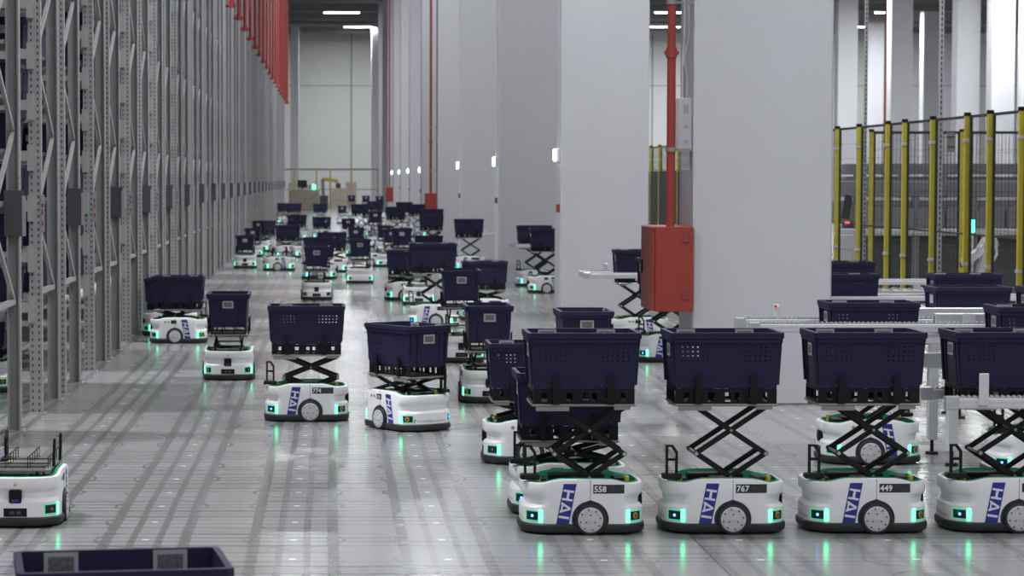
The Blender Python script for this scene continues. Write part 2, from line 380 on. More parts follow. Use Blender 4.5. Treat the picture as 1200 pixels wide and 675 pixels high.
# red drop pipes in front of the racks
drop = MB().tube((0,0,0),(0,0,CEIL-5.75),.045,8).mesh('pipe','red',40)
dropf = MB().tube((-.14,0,.03),(.09,0,.03),.045,8).tube((0,0,-.03),(0,0,.12),.06,8).mesh('elbow','red',40)
for k in range(17):
    p = thing('sprinkler_pipe', 'red vertical drop pipe above the left racks, %s from the camera' % _ord[k], 'pipe', (-2.2, 51.7+PER*k, 5.7), 0, 'red drop pipes over the racks')
    obj('pipe', drop, p); obj('elbow', dropf, p)

# ------------------------------------------------------------------ totes
def tote_mesh():
    b = MB(); Hh = .295
    A1, B1, A0, B0 = .285, .185, .268, .168        # half sizes at the top and at the bottom
    th = .005
    def wall(us, vs, holes, P):
        for sgn in (0, 1):
            vsx = [P(u, v, sgn) for v in vs for u in us]; n = len(us)
            fs = [(j*n+i, j*n+i+1, (j+1)*n+i+1, (j+1)*n+i) for j in range(len(vs)-1) for i in range(n-1) if (i, j) not in holes]
            b.add(vsx, fs)
    def lerp(a, c, t): return a+(c-a)*t
    def Plong(sy):
        def P(u, v, inner): return (u*lerp(A0,A1,v)-(0), sy*(lerp(B0,B1,v)-th*inner), v*Hh)
        return P
    def Pshort(sx):
        def P(u, v, inner): return (sx*(lerp(A0,A1,v)-th*inner), u*lerp(B0,B1,v), v*Hh)
        return P
    hw, pitch = .010, .027
    us, hu = [-1], []
    for g in (-1, 1):
        xs = [g*.165+(i-2.5)*pitch for i in range(6)]
        for x in xs: hu.append(len(us)); us += [(x-hw/2)/.277, (x+hw/2)/.277]
    us.append(1)
    vs, hv = [0, .05/.295*.3], []
    hv0 = len(vs)-1; vs.append(.022/.295)
    for j in range(4):
        z = .150+j*.024; hv.append(len(vs)); vs += [(z-hw/2)/.295, (z+hw/2)/.295]
    vs.append(1)
    holes = {(i, j) for i in hu for j in hv} | {(i, hv0) for i in hu}
    for sy in (-1, 1): wall(us, vs, holes, Plong(sy))
    us2, hu2 = [-1], []
    for x in (-.145, .145): hu2.append(len(us2)); us2 += [(x-hw/2)/.177, (x+hw/2)/.177]
    us2.append(1); vs2, hv2 = [0], []
    for j in range(3): z = .165+j*.028; hv2.append(len(vs2)); vs2 += [(z-hw/2)/.295, (z+hw/2)/.295]
    vs2.append(1)
    for sx in (-1, 1): wall(us2, vs2, {(i, j) for i in hu2 for j in hv2}, Pshort(sx))
    b.box(-A0, A0, -B0, B0, 0, .006)
    # ribs on the short ends and corner posts
    for sx in (-1, 1):
        for y in (-.158, .158): b.loft([[(sx*A0,y-.008,.02),(sx*(A0+.014),y-.008,.02),(sx*(A0+.014),y+.008,.02),(sx*A0,y+.008,.02)], [(sx*A1,y-.008,.26),(sx*(A1+.012),y-.008,.26),(sx*(A1+.012),y+.008,.26),(sx*A1,y+.008,.26)]])
        for y in (-.1, .1): b.loft([[(sx*A0,y-.004,.01),(sx*(A0+.006),y-.004,.01),(sx*(A0+.006),y+.004,.01),(sx*A0,y+.004,.01)], [(sx*A1,y-.004,.26),(sx*(A1+.006),y-.004,.26),(sx*(A1+.006),y+.004,.26),(sx*A1,y+.004,.26)]])
    return b.mesh('tote', 'tote')
def rim_mesh():
    b = MB()
    def frame(ox, oy, ix, iy, z0, z1, c=.018):
        o = lambda X, Y, cc: [(-X+cc,-Y),(X-cc,-Y),(X,-Y+cc),(X,Y-cc),(X-cc,Y),(-X+cc,Y),(-X,Y-cc),(-X,-Y+cc)]
        O, I = o(ox, oy, c), o(ix, iy, c*.6)
        r = [[(x,y,z0) for x,y in I], [(x,y,z0) for x,y in O], [(x,y,z1-.003) for x,y in O], [(x*.995,y*.995,z1) for x,y in O], [(x,y,z1) for x,y in I], [(x,y,z0) for x,y in I]]
        b.loft(r, False, False)
    frame(.303, .203, .281, .181, .268, .300)
    frame(.297, .197, .283, .183, .248, .268)
    for sy in (-1, 1):                                  # web plates between the two collar steps
        for x in (-.22,-.15,-.075,0,.075,.15,.22): b.box(x-.002,x+.002,min(sy*.2,sy*.197),max(sy*.2,sy*.197),.25,.27)
    return b.mesh('rim', 'tote')
TOTE, RIM = tote_mesh(), rim_mesh()
LAB = MB().box(-.05,.05,-.0012,.0012,-.034,.034).mesh('label','label')
LABC = MB().box(-.038,.038,-.002,-.0012,-.022,.022).mesh('barcode','barcode')
EPL = MB().box(-.0012,.0012,-.05,.05,-.034,.034).mesh('label','label')
def tote(x, y, z, rz, label, group, detail=2):
    t = thing('tote', label, 'tote', (x, y, z), rz, group)
    obj('body', TOTE, t); obj('rim', RIM, t)
    if detail >= 1:
        for sx in (-1, 1):
            l = obj('barcode_label', LAB, t, (sx*.2835,0,.20), (R(2.5 if sx<0 else 2.5)*0,0,sx*math.pi/2))
            if detail >= 2: obj('print', LABC, l)
    if detail >= 2:
        for sy in (-1, 1):
            for x_ in (-.165, .155):
                l = obj('barcode_label', LAB, t, (x_, sy*.1765, .262), (0,0,0 if sy>0 else math.pi))
                obj('print', LABC, l)
    return t

# ------------------------------------------------------------------ lift robots
a_, b_, r_ = .3225, .23, .15
poly = []
def arc(cx, cy, t0, n=14):
    for i in range(n+1): t = t0+math.pi/2*i/n; poly.append((cx+r_*math.cos(t), cy+r_*math.sin(t)))
for i in range(1, 5): poly.append((i*.034, -b_))
arc(a_-r_, -b_+r_, -math.pi/2); poly.append((a_+.002, 0)); arc(a_-r_, b_-r_, 0)
for i in range(4, -5, -1): poly.append((i*.034, b_))
arc(-a_+r_, b_-r_, math.pi/2); poly.append((-a_-.002, 0)); arc(-a_+r_, -b_+r_, math.pi)
for i in range(-4, 1): poly.append((i*.034, -b_))
OUT = [poly[-1]]
for p in poly[:-1]:
    if math.dist(p, OUT[-1]) > 1e-4: OUT.append(p)
cum = [0]
for i in range(len(OUT)): cum.append(cum[-1]+math.dist(OUT[i], OUT[(i+1) % len(OUT)]))
TT = cum[-1]
def wrap(s, z, off=.001):
    s %= TT
    for i in range(len(OUT)):
        if cum[i+1] >= s: break
    t = (s-cum[i])/(cum[i+1]-cum[i]); p, q = OUT[i], OUT[(i+1) % len(OUT)]
    tx, ty = q[0]-p[0], q[1]-p[1]; l = math.hypot(tx, ty)
    return (p[0]+tx*t+ty/l*off, p[1]+ty*t-tx/l*off, z)
def offs(o):
    n = len(OUT); res = []
    for i in range(n):
        p, q = OUT[i-1], OUT[(i+1) % n]; tx, ty = q[0]-p[0], q[1]-p[1]; l = math.hypot(tx, ty)
        res.append((OUT[i][0]+ty/l*o, OUT[i][1]-tx/l*o))
    return res
def sm(x, a, b): t = max(0, min(1, (x-a)/(b-a))); return t*t*(3-2*t)
def shell_mesh():
    rings = []
    for z, ins in ((.045,.004),(.05,0),(.140,0),(.150,.008),(.158,.024),(.196,.020),(.210,.004),(.216,0),(.283,0),(.292,.003),(.296,.010),(.296,.022),(.286,.026),(.250,.027)):
        ring = []
        O = offs(0)
        for i, (x, y) in enumerate(O):
            e = sm(abs(x), .19, .27)
            scoop = .14 < z < .215
            d = ins*(e if scoop else 1)
            q = offsC.setdefault(round(-d, 4), None) or offsC.__setitem__(round(-d,4), offs(-d)) or offsC[round(-d,4)]
            zz = z - (.022*sm(abs(x), .12, .25) if z > .27 else 0)
            ring.append((*q[i], zz))
        rings.append(ring)
    return MB().loft(rings, True, False).mesh('shell', 'shell', 35)
offsC = {}
SHELL = shell_mesh()
o30, o29 = offs(-.0275), offs(-.03)
def oz(z, pts): return [(x, y, z-(.022*sm(abs(x), .12, .25) if z > .27 else 0)) for x, y in pts]
INNER = MB().loft([oz(.300, offs(-.030)), oz(.300, offs(-.034)), oz(.215, offs(-.034))], False, False).mesh('inner_wall', 'green', 35)
dk = MB(); dk.loft([oz(.21, offs(-.036)), oz(.225, offs(-.036))])
for (x0,x1,y0,y1,z) in ((-.13,-.05,-.19,-.1,.288),(.06,.16,-.18,-.08,.285),(-.16,.14,.08,.18,.287),(-.06,.06,-.05,.06,.28),(.17,.24,-.08,.06,.285),(-.24,-.19,-.1,.02,.283)): dk.bbox(x0,x1,y0,y1,.225,z,.006)
DECK = dk.mesh('deck', 'black')
YTAG = MB().bbox(-.012,.012,-.02,.02,.225,.303,.006).mesh('cap','yellowtag')
def bumper():
    rings = [[(x, y, z) for x, y in offs(o)] for z, o in ((.010,-.02),(.012,.004),(.02,.010),(.040,.012),(.052,.010),(.058,.003),(.060,-.01))]
    return MB().loft(rings).mesh('bumper', 'rubber', 35)
BUMP = bumper()
WX = .03
def rev(prof, n=28, mi=0, b=None):      # surface of revolution about the y axis: prof of (r, y)
    b = b or MB(); rings = [[(r*math.cos(2*math.pi*i/n), y, r*math.sin(2*math.pi*i/n)) for i in range(n)] for r, y in prof]
    return b.loft(rings, True, True, mi)
TYRE = rev([(.066,.045),(.0815,.04),(.0825,.0),(.0825,-.012),(.080,-.018),(.070,-.020),(.066,-.018)]).mesh('tyre','rubber',35)
HUB = rev([(.067,.0),(.067,-.019),(.064,-.021),(.046,-.021),(.045,-.0195),(.043,-.0195),(.042,-.021),(.010,-.0215),(.006,-.023)]).mesh('hub','hub',35)
hb = MB()
for i in range(8): t = 2*math.pi*i/8+.2; hb.tube((.054*math.cos(t),-.0205,.054*math.sin(t)),(.054*math.cos(t),-.0225,.054*math.sin(t)),.0048,6)
for i in range(3): t = 2*math.pi*i/3-.52; hb.tube((.026*math.cos(t),-.021,.026*math.sin(t)),(.026*math.cos(t),-.0228,.026*math.sin(t)),.0044,6)
HBOLT = hb.mesh('hub_bolts','bolt')
ap = [(.0, .186)] + [( .098*math.cos(t), .0825+.098*math.sin(t)) for t in [R(78-i*12) for i in range(9)]] + [(.075, .012), (-.075, .012)] + [(-.098*math.cos(R(-18+i*12)), .0825+.098*math.sin(R(-18+i*12))) for i in range(9)]
ARCH = MB().prism(ap, 'y', -.0035, .012).mesh('wheel_arch', 'rubber')
SEAM = MB().box(-.0015,.0015,-.0012,.002,.18,.292).mesh('seam','print_grey')
def decal(polys, m, off=.0012):
    b = MB()
    for P in polys: n = len(P); b.add([wrap(s, z, off) for s, z in P], [tuple(range(n))])
    return b.mesh('decal', m)
def logo(s0, lean):     # slanted blue band with the three stacked letters; s runs left to right for the viewer
    wd, zt, zb = .068, .272, .046
    def q(u, v, tilt=.03):
        vv = v+tilt*u*0; return (s0+u*wd+lean*(.5-vv)*1.0, zt+(zb-zt)*vv)
    band = [[q(0,k/8), q(1,k/8), q(1,(k+1)/8), q(0,(k+1)/8)] for k in range(8)]
    def t(u, v): return q(u, v+.045*(u-.5))
    g = [[t(.08,.145),t(.92,.145),t(.92,.195),t(.08,.195)], [t(.08,.345),t(.92,.345),t(.92,.395),t(.08,.395)], [t(.40,.195),t(.60,.195),t(.60,.345),t(.40,.345)],
         [t(.08,.435),t(.08,.50),t(.90,.595),t(.90,.545)], [t(.08,.70),t(.90,.595),t(.90,.545),t(.08,.64)], [t(.14,.50),t(.28,.515),t(.28,.62),t(.14,.64)],
         [t(.08,.76),t(.92,.76),t(.92,.815),t(.08,.815)]]
    return decal(band, 'blue', .0012), decal(g, 'print_white', .002)
LOGO_A = logo(-.132, .042); LOGO_B = logo(TT/2+.064, -.042)
PLA = decal([[(.045+.0275*k,.221),(.045+.0275*(k+1),.221),(.045+.0275*(k+1),.268),(.045+.0275*k,.268)] for k in range(6)], 'plate', .0014)
tinyp = []
for r in range(4):
    for c in range(5):
        s = .128+c*.016
        if (r*5+c) % 4 != 1: tinyp.append([(s,.226+r*.0095),(s+.010+.003*((r+c) % 2),.226+r*.0095),(s+.010+.003*((r+c) % 2),.2305+r*.0095),(s,.2305+r*.0095)])
PLAT = decal(tinyp, 'print_dim', .002)
PLB = decal([[(TT/2-.075+.0215*k,.226),(TT/2-.075+.0215*(k+1),.226),(TT/2-.075+.0215*(k+1),.266),(TT/2-.075+.0215*k,.266)] for k in range(3)], 'plate', .0014)
def ringpoly(s, z, r, n=14, k=.72):
    res = []
    for i in range(n):
        t, u = 2*math.pi*i/n, 2*math.pi*(i+1)/n
        res.append([(s+r*math.cos(t),z+r*math.sin(t)),(s+r*math.cos(u),z+r*math.sin(u)),(s+k*r*math.cos(u),z+k*r*math.sin(u)),(s+k*r*math.cos(t),z+k*r*math.sin(t))])
    return res
ICON = decal(ringpoly(TT/2-.142,.247,.0125)+ringpoly(TT/2-.103,.247,.0125)+[[(TT/2-.150,.254),(TT/2-.147,.257),(TT/2-.134,.240),(TT/2-.137,.237)],[(TT/2-.111,.254),(TT/2-.108,.257),(TT/2-.095,.240),(TT/2-.098,.237)]], 'redlamp', .0014)
ICOND = decal([[(TT/2-.147,.243),(TT/2-.137,.243),(TT/2-.137,.252),(TT/2-.147,.252)],[(TT/2-.107,.243),(TT/2-.099,.243),(TT/2-.099,.252),(TT/2-.107,.252)]], 'print_dim', .0012)
_txt = {}
def text_mesh(txt, s0, z0, size, m, off=.002, bold=.0):
    key = (txt, round(s0, 3), z0, size, m)
    if key in _txt: return _txt[key]
    cu = bpy.data.curves.new('txt', 'FONT'); cu.body = txt; cu.size = size; cu.resolution_u = 2; cu.offset = bold
    o = bpy.data.objects.new('txt', cu); C.objects.link(o)
    dg = bpy.context.evaluated_depsgraph_get(); me0 = o.evaluated_get(dg).to_mesh()
    b = MB(); b.add([wrap(s0+v.co.x, z0+v.co.y, off) for v in me0.vertices], [tuple(p.vertices) for p in me0.polygons])
    o.to_mesh_clear() if hasattr(o, 'to_mesh_clear') else None
    bpy.data.objects.remove(o); bpy.data.curves.remove(cu)
    me = b.mesh('lettering', m); _txt[key] = me; return me
TXT_R = text_mesh('HAI ROBOTICS', 3*TT/4-.02, .072, .022, 'print_grey')
TXT_L = text_mesh('LPP LOGISTICS', 3*TT/4-.135, .075, .019, 'print_grey')
CHEV = decal([[(3*TT/4-.158,.086),(3*TT/4-.152,.080),(3*TT/4-.138,.092),(3*TT/4-.144,.098)],[(3*TT/4-.158,.082),(3*TT/4-.152,.082),(3*TT/4-.146,.068),(3*TT/4-.152,.068)]], 'redlamp', .0014)
# corner lamps: arc length of each corner's start (strip sits at the side end, window towards the end face)
sA = a_-r_                                   # straight half length of the side
q4 = r_*math.pi/2
def lamp_spec(corner):      # returns function t(deg from side) -> s
    if corner == 'nose_a': return lambda t: sA+q4*t/90
    if corner == 'nose_b': return lambda t: TT/2-sA-q4*t/90
    if corner == 'tail_b': return lambda t: TT/2+sA+q4*t/90
    return lambda t: TT-sA-q4*t/90
def slab(s0, s1, z0, z1, off0, off1, m, n=3, b=None, mi=0):
    b = b or MB(); lo, hi = min(s0, s1), max(s0, s1)
    ra = [wrap(lo+(hi-lo)*i/n, z0, off1) for i in range(n+1)]+[wrap(hi-(hi-lo)*i/n, z0, off0) for i in range(n+1)]
    rb = [(x, y, z1) for x, y, z in ra]
    b.loft([ra, rb], mi=mi); return b if m is None else b.mesh('slab', m)
LAMPS = {}; RIMS = {}
for cn in ('nose_a', 'nose_b', 'tail_b', 'tail_a'):
    f = lamp_spec(cn)
    led = slab(f(20), f(27), .066, .132, -.004, .003, None)
    rim_ = slab(f(27.5), f(59), .122, .127, -.004, .002, None, 4); slab(f(27.5), f(59), .070, .075, -.004, .002, None, 4, rim_); slab(f(58.5), f(61), .070, .127, -.004, .002, None, 1, rim_)
    win = slab(f(29), f(58), .076, .121, -.004, .0015, 'window', 4)
    cs = (f(42), .0985)
    c0, c1 = Vector(wrap(cs[0], cs[1], .0015)), Vector(wrap(cs[0], cs[1], .008))
    btn = MB().tube(c0, c1, .012, 12).mesh('button', 'redlamp', 40) if cn in ('nose_a', 'tail_b') else MB().tube(c0, c0+(c1-c0)*.4, .0075, 10).mesh('signal', 'bluelight')
    ring_ = MB().tube(c0, c0+(c1-c0)*.4, .018, 14).mesh('button_ring', 'yellowtag') if cn in ('nose_a', 'tail_b') else None
    LAMPS[cn] = (led.mesh('led', 'led'), led.mesh('led', 'ledoff'), win, btn, ring_); RIMS[cn] = (rim_.mesh('rim', 'ledrim'), rim_.mesh('rim', 'ledoff'))
btn_off = {cn: MB().tube(Vector(wrap(lamp_spec(cn)(42),.0985,.0015)), Vector(wrap(lamp_spec(cn)(42),.0985,.004)), .0075, 10).mesh('signal','print_grey') for cn in ('nose_b','tail_a')}
NCAM = MB().bbox(.278,.330,-.034,.034,.134,.208,.006).mesh('nose_camera','black')
NCAML = MB().box(.330,.332,-.02,.02,.142,.156).mesh('lens','blue')
NSEN = slab(TT/4-.063, TT/4+.063, .062, .108, -.004, .0015, 'black', 6)
NSEND = slab(TT/4-.030, TT/4-.006, .076, .092, .0015, .0025, None, 2); slab(TT/4+.006, TT/4+.030, .076, .092, .0015, .0025, None, 2, NSEND); NSEND = NSEND.mesh('eyes','print_dim')
NTRI = MB().add([(.3248,-.011,.228),(.3248,.011,.228),(.3248,0,.247)],[(0,1,2)]).mesh('warning','yellowtag')
HANDLE = MB().box(0,.014,-.008,.008,0,.150).box(.052,.066,-.008,.008,0,.112).box(.014,.052,-.008,.008,.066,.080).box(0,.038,-.008,.008,.140,.152).bar((.034,0,.147),(.060,0,.108),.014,.016,(0,1,0)).bbox(-.02,.085,-.03,.03,-.03,0,.006).mesh('handle','blackmetal')
# scissor lift
LA = .448
def arm_mesh():
    b = MB(); n = 8; hh = .0135; ring = []
    pts = [(LA/2+hh*math.cos(R(-90+180*i/n)), hh*math.sin(R(-90+180*i/n))) for i in range(n+1)] + [(-LA/2+hh*math.cos(R(90+180*i/n)), hh*math.sin(R(90+180*i/n))) for i in range(n+1)]
    b.prism(pts, 'y', -.007, .007); return b.mesh('lift_arm', 'blackmetal')
ARM = arm_mesh()
PIN = MB().tube((0,-.135,0),(0,.135,0),.008,8).mesh('pin','plate_metal')
PINH = MB().box(-.009,.009,-.139,-.134,-.009,.009).mesh('pin_head','label')
PLATE = MB().bbox(-.275,.275,-.185,-.150,-.012,0,.003).bbox(-.275,.275,.150,.185,-.012,0,.003).box(-.275,-.235,-.15,.15,-.012,0).box(.235,.275,-.15,.15,-.012,0).box(-.05,-.02,-.15,.15,-.012,0).box(.08,.11,-.15,.15,-.012,0).box(-.255,-.08,-.186,-.17,-.036,-.012).box(-.255,-.08,.17,.186,-.036,-.012).box(.16,.245,-.18,-.15,-.03,-.012).box(.16,.245,.15,.18,-.03,-.012).mesh('platform','plate_metal')
cb = MB()
for y in (-.165, .155):
    cb.box(-.27,.27,y,y+.010,0,.010).box(-.27,.27,y,y+.010,.060,.078)
    for x, wd_ in ((-.27,.045),(-.195,.03),(-.13,.035),(-.06,.055),(.025,.02),(.07,.05),(.15,.045),(.22,.05)): cb.box(x,x+wd_,y,y+.010,.010,.060)
for x in (-.27,.26):
    cb.box(x,x+.010,-.155,.155,0,.012).box(x,x+.010,-.155,.155,.066,.078)
    for y in (-.06,.05): cb.box(x,x+.010,y,y+.012,.012,.066)
for x in (-.12,.03,.15): cb.box(x,x+.015,-.155,.155,.066,.078)
COMB = cb.mesh('fork_tray','black')
CLIP = MB().prism([(-.196,0),(-.180,0),(-.187,.150),(-.200,.150)],'x',-.018,.018).mesh('side_clip','black')
GUARD = MB().box(-.27,-.25,-.19,.19,0,.004)
rail = MB()
for y in (-.17,-.06,.06,.17):
    rail.tube((-.25,y,.06),(.25,y,.06),.004,6)
    for i in range(6): rail.tube((-.25+.1*i,y,0),(-.25+.1*i,y,.06),.0025,5)
RAILS = rail.mesh('wire_rails','black')
NUMZ = .2305
def robot(px, py, hd, zp, desc, cargo=True, num=None, lod=0, led=True, trz=None, dx=0, xy=None, tote_label=None):
    h = R(hd); ext = abs(.3225*math.sin(h))+abs(.23*math.cos(h))
    if hd % 90: ext *= .86
    if xy: X, Y = xy
    else:
        X, Y0 = floor_pt(px, py); Y = Y0+ext
    t = thing('lift_robot', 'white warehouse lift robot '+desc, 'robot', (X, Y, 0), h, 'white lift robots with green lights')
    obj('shell', SHELL, t); obj('bumper', BUMP, t); obj('inner_wall', INNER, t); obj('deck', DECK, t)
    for sy in (-1, 1):
        rot = (0,0,0) if sy < 0 else (0,0,math.pi)
        obj('wheel_arch', ARCH, t, (WX, sy*b_, 0), rot)
        wh = obj('tyre', TYRE, t, (WX, sy*b_, .0825), rot); hbm = obj('hub', HUB, wh)
        if lod == 0: tag(obj('hub_bolts', HBOLT, wh), kind='stuff'); obj('seam', SEAM, t, (WX, sy*b_, 0), rot)
    for (bm_, lm_) in (LOGO_A, LOGO_B):
        o = obj('logo_band', bm_, t); obj('logo_letters', lm_, o)
    p = obj('number_plate', PLA, t); q = obj('number_plate', PLB, t)
    if lod == 0:
        obj('small_print', PLAT, p); obj('warning_icons', ICON, t); obj('icon_print', ICOND, t)
        if num:
            obj('number', text_mesh(num, .049, NUMZ-.001, .044, 'print_white', .0022, .0012), p)
            obj('number', text_mesh(num, TT/2-.072, NUMZ+.003, .031, 'print_white', .0022, .0005), q)
        obj('lettering', TXT_R, t); obj('lettering', TXT_L, t); obj('emblem', CHEV, t)
    for cn, (l1, l0, wn, bt, rg) in LAMPS.items():
        o = obj('lamp_window', wn, t); obj('led_strip', l1 if led else l0, o); obj('lamp_bezel', RIMS[cn][0 if led else 1], o)
        obj('signal_button', bt if rg or (led and cn == 'tail_a') else btn_off[cn], o)
        if rg and lod == 0: obj('button_ring', rg, o)
    nc = obj('nose_camera', NCAM, t); ns = obj('nose_sensor', NSEN, t)
    if lod == 0: obj('lens', NCAML, nc); obj('sensor_eyes', NSEND, ns); obj('warning_sign', NTRI, t)
    for x, y in ((-.235,-.10),(.235,-.12)): obj('cap', YTAG, t, (x, y, 0))
    if not cargo or zp > .37: obj('handle', HANDLE, t, (-.315,-.13,.315))
    # lift
    zb = .17; zt = zp-.022; hs = max(.03, (zt-zb)/2); al = math.asin(min(.99, hs/LA)); hw = LA*math.cos(al)/2; cx = .035
    for st in (0, 1):
        zc = zb+hs*(st+.5)
        for sy in (-1, 1):
            obj('lift_arm', ARM, t, (cx, sy*.127, zc), (0, al, 0)); obj('lift_arm', ARM, t, (cx, sy*.112, zc), (0, -al, 0))
        obj('pin', PIN, t, (cx, 0, zc))
        for sx in (-1, 1):
            o = obj('pin', PIN, t, (cx+sx*hw, 0, zb+hs*(st+1)))
            if lod == 0: obj('pin_head', PINH, o, (0,0,0), (0, sx*al, 0)); obj('pin_head', PINH, o, (0,0,0), (0, sx*al, math.pi))
    pl = obj('platform', PLATE, t, (0,0,zp)); obj('fork_tray' if cargo else 'wire_rails', COMB if cargo else RAILS, pl)
    for sy in (-1, 1):
        for x in (-.15, .14): obj('side_clip', CLIP, pl, (x,0,0), (0,0,0 if sy < 0 else math.pi))
    if cargo:
        a = h if trz is None else R(trz)
        tote(X+dx*math.cos(h), Y+dx*math.sin(h), zp+.080, a, tote_label or ('dark navy tote on the robot '+desc), 'dark navy totes carried by robots', 2 if lod == 0 else 1)
    return t

robot(685, 627, 0, .69, 'numbered 558, leftmost of the front row', num='558')
robot(852, 626.3, 0, .69, 'numbered 767, second from left in the front row', num='767')
robot(1020, 625.6, 0, .69, 'numbered 449, third from left in the front row', num='449')
robot(1187, 625, 0, .69, 'cut off at the right edge of the front row')
robot(669, 605, 0, .42, 'half hidden right behind robot 558, lift lowered')
robot(626, 545, 180, .42, 'with number starting 75, left behind robot 558', num='752')
robot(1025, 545, 180, .69, 'parked behind robot 449 with its nose left')
robot(1227, 561, 0, .70, 'at the right edge behind the front row')
robot(479, 507, 123, .41, 'turned diagonally with its tail towards the camera', num='528')
robot(359, 494.5, 0, .52, 'crossing mid aisle, side on, left of the diagonal one', num='774')
robot(267, 446, 270, .43, 'facing the camera alone on the left of the aisle')
robot(208, 402.5, 180, .39, 'side on by the left racks, nose left')
robot(198, 394, 180, .31, 'half hidden behind the one by the left racks', lod=1)
robot(18, 619, 270, .315, 'with empty platform at the left edge of the floor', cargo=False)
robot(-34, 461, 180, .31, 'peeking from the storage aisle at the left edge')
robot(574, 473, 270, .44, 'facing the camera left of the number 75 robot')
robot(541, 425.5, 270, .57, 'facing the camera, second of the queue by the centre')
robot(508, 384, 0, .69, 'side on with blue signal, third of the centre queue')
robot(491, 358, 270, .43, 'facing the camera behind the side-on blue-signal one')
robot(476, 352.5, 180, .40, 'nose left, partly behind the centre queue', lod=1)
robot(471, 328, 270, .58, 'facing the camera with label, above the centre queue', lod=1)
robot(371, 352, 270, .46, 'with dark unlit corner lamps, mid aisle facing the camera', led=False)
robot(374, 327.5, 0, .41, 'side on just behind the unlit one', lod=1)
robot(422, 332.5, 90, .42, 'seen from its plain tail, mid aisle')
robot(389, 319.5, 0, .43, 'side on left behind the tail-view one', lod=1)
robot(287, 314.5, 270, .31, 'facing the camera, nearest of the far left group', lod=1)
robot(296, 301, 270, .31, 'directly behind the nearest of the far left group', lod=1)
robot(309, 295, 240, .42, 'turned slightly, third of the far left group', lod=1)
robot(327, 317.5, 180, .315, 'without a tote, side on in the far left group', cargo=False, lod=1)
robot(337, 302, 180, .40, 'side on right behind the toteless far left one', lod=1)
robot(348, 281.5, 180, .40, 'side on, fifth back in the far left group', lod=1)
robot(333, 262, 0, .49, 'left of a pair where the racks end', lod=1)
robot(345, 263, 0, .49, 'right of a pair where the racks end', lod=1)
robot(375, 263, 0, .48, 'small and distant, under the far beige crates', lod=1)
robot(377, 280, 0, .31, 'distant, directly below the one under beige crates', lod=1)
robot(401, 262, 270, .37, 'tiny, distant, right of the green light', lod=1)
robot(408, 286, 270, .36, 'distant, just below the tiny one by green light', lod=1)
robot(417, 300, 270, .31, 'distant, behind the plain tail-view one', lod=1)
robot(412, 254, 90, .69, 'leftmost of three raised ones at the far end', lod=1)
robot(429, 255, 90, .69, 'middle of three raised ones at the far end', lod=1)
robot(445, 256, 90, .69, 'rightmost of three raised ones at the far end', lod=1)
robot(464, 285, 0, .69, 'with raised open scissors left below the tiny cabinet', lod=1)
robot(474, 272, 0, .69, 'raised, distant, right below the farthest red cabinet', lod=1)
robot(489, 278, 0, .69, 'raised, distant, left of the second red cabinet', lod=1)
robot(422, 278, 0, .69, 'raised, distant, middle of the dense far group', lod=1)
robot(440, 270, 0, .69, 'raised, distant, right in the dense far group', lod=1)
robot(440, 290, 270, .61, 'facing the camera in the dense far group', lod=1)
robot(451, 296, 270, .31, 'low, facing the camera in the dense far group', lod=1)
robot(459, 305, 270, .34, 'low, nearest right of the dense far group', lod=1)
robot(424, 274, 300, .31, 'toteless, farthest of the three empty distant ones', cargo=False, lod=1)
robot(436, 288, 300, .31, 'toteless, middle of the three empty distant ones', cargo=False, lod=1)
robot(447, 313, 300, .31, 'toteless, nearest of the three empty distant ones', cargo=False, lod=1)
robot(506, 300, 0, .63, 'with raised tote under the second red cabinet', lod=1)
robot(507, 291, 0, .69, 'hidden behind the one under the second red cabinet', lod=1)
robot(503, 314, 0, .30, 'low, in front of the one under second red cabinet', lod=1)
robot(550, 317, 0, .68, 'with open raised scissors before the fourth column', lod=1)
robot(569, 376, 0, .41, 'with low wide tote right of the centre queue')
robot(627, 336, 0, .69, 'docked left of the second column, tail left', lod=1)
robot(643, 344, 180, .69, 'nose left, partly cut by the second column edge', lod=1)
robot(752, 402, 180, .69, 'nose left, docked behind the big red cabinet')
robot(785, 425, 0, .69, 'with blue signal under the big red cabinet')
robot(688, 507, 270, .52, 'hidden behind robot 558, only its tote showing')
robot(137, 0, 9, .415, 'below the foreground tote at the bottom left', xy=(-.60, 6.62), tote_label='blurred foreground tote cut by the bottom left edge')

# ------------------------------------------------------------------ docking conveyors on the right
foot = MB().tube((0,0,0),(0,0,.02),.045,12,r1=.04).tube((0,0,.02),(0,0,.12),.012,8).mesh('foot','black',40)
def leg(parent, x, y, z, wd=.065):
    l = obj('leg', MB().bbox(-wd/2,wd/2,-wd/2,wd/2,.10,z,.004).box(-.012,.012,-wd/2-.001,-wd/2,.3,.42,).mesh('leg','white_metal'), parent, (x,y,0)); obj('foot', foot, l)
def arm(parent, x0, x1, y, z):
    a = obj('transfer_arm', MB().bbox(x0,x1,y-.022,y+.022,z-.055,z,.004).box(x0+.02,x1,y-.024,y-.022,z-.02,z-.014).box(x0+.02,x1,y-.024,y-.022,z-.044,z-.038).mesh('arm','white_metal'), parent)
    tb = MB(); n = int((x1-x0)/.03)
    for i in range(n): tb.tube((x0+.015+i*.03,y-.018,z+.008),(x0+.015+i*.03,y+.018,z+.008),.009,8)
    obj('belt_rollers', tb.box(x0,x1,y-.012,y+.012,z,z+.006).mesh('rollers','alu',40), a)
    obj('end_cap', MB().bbox(x0-.05,x0+.02,y-.026,y+.026,z-.06,z+.012,.004).tube((x0-.03,y-.028,z-.03),(x0-.03,y-.026,z-.03),.006,8).mesh('cap','alu'), a)
    return a
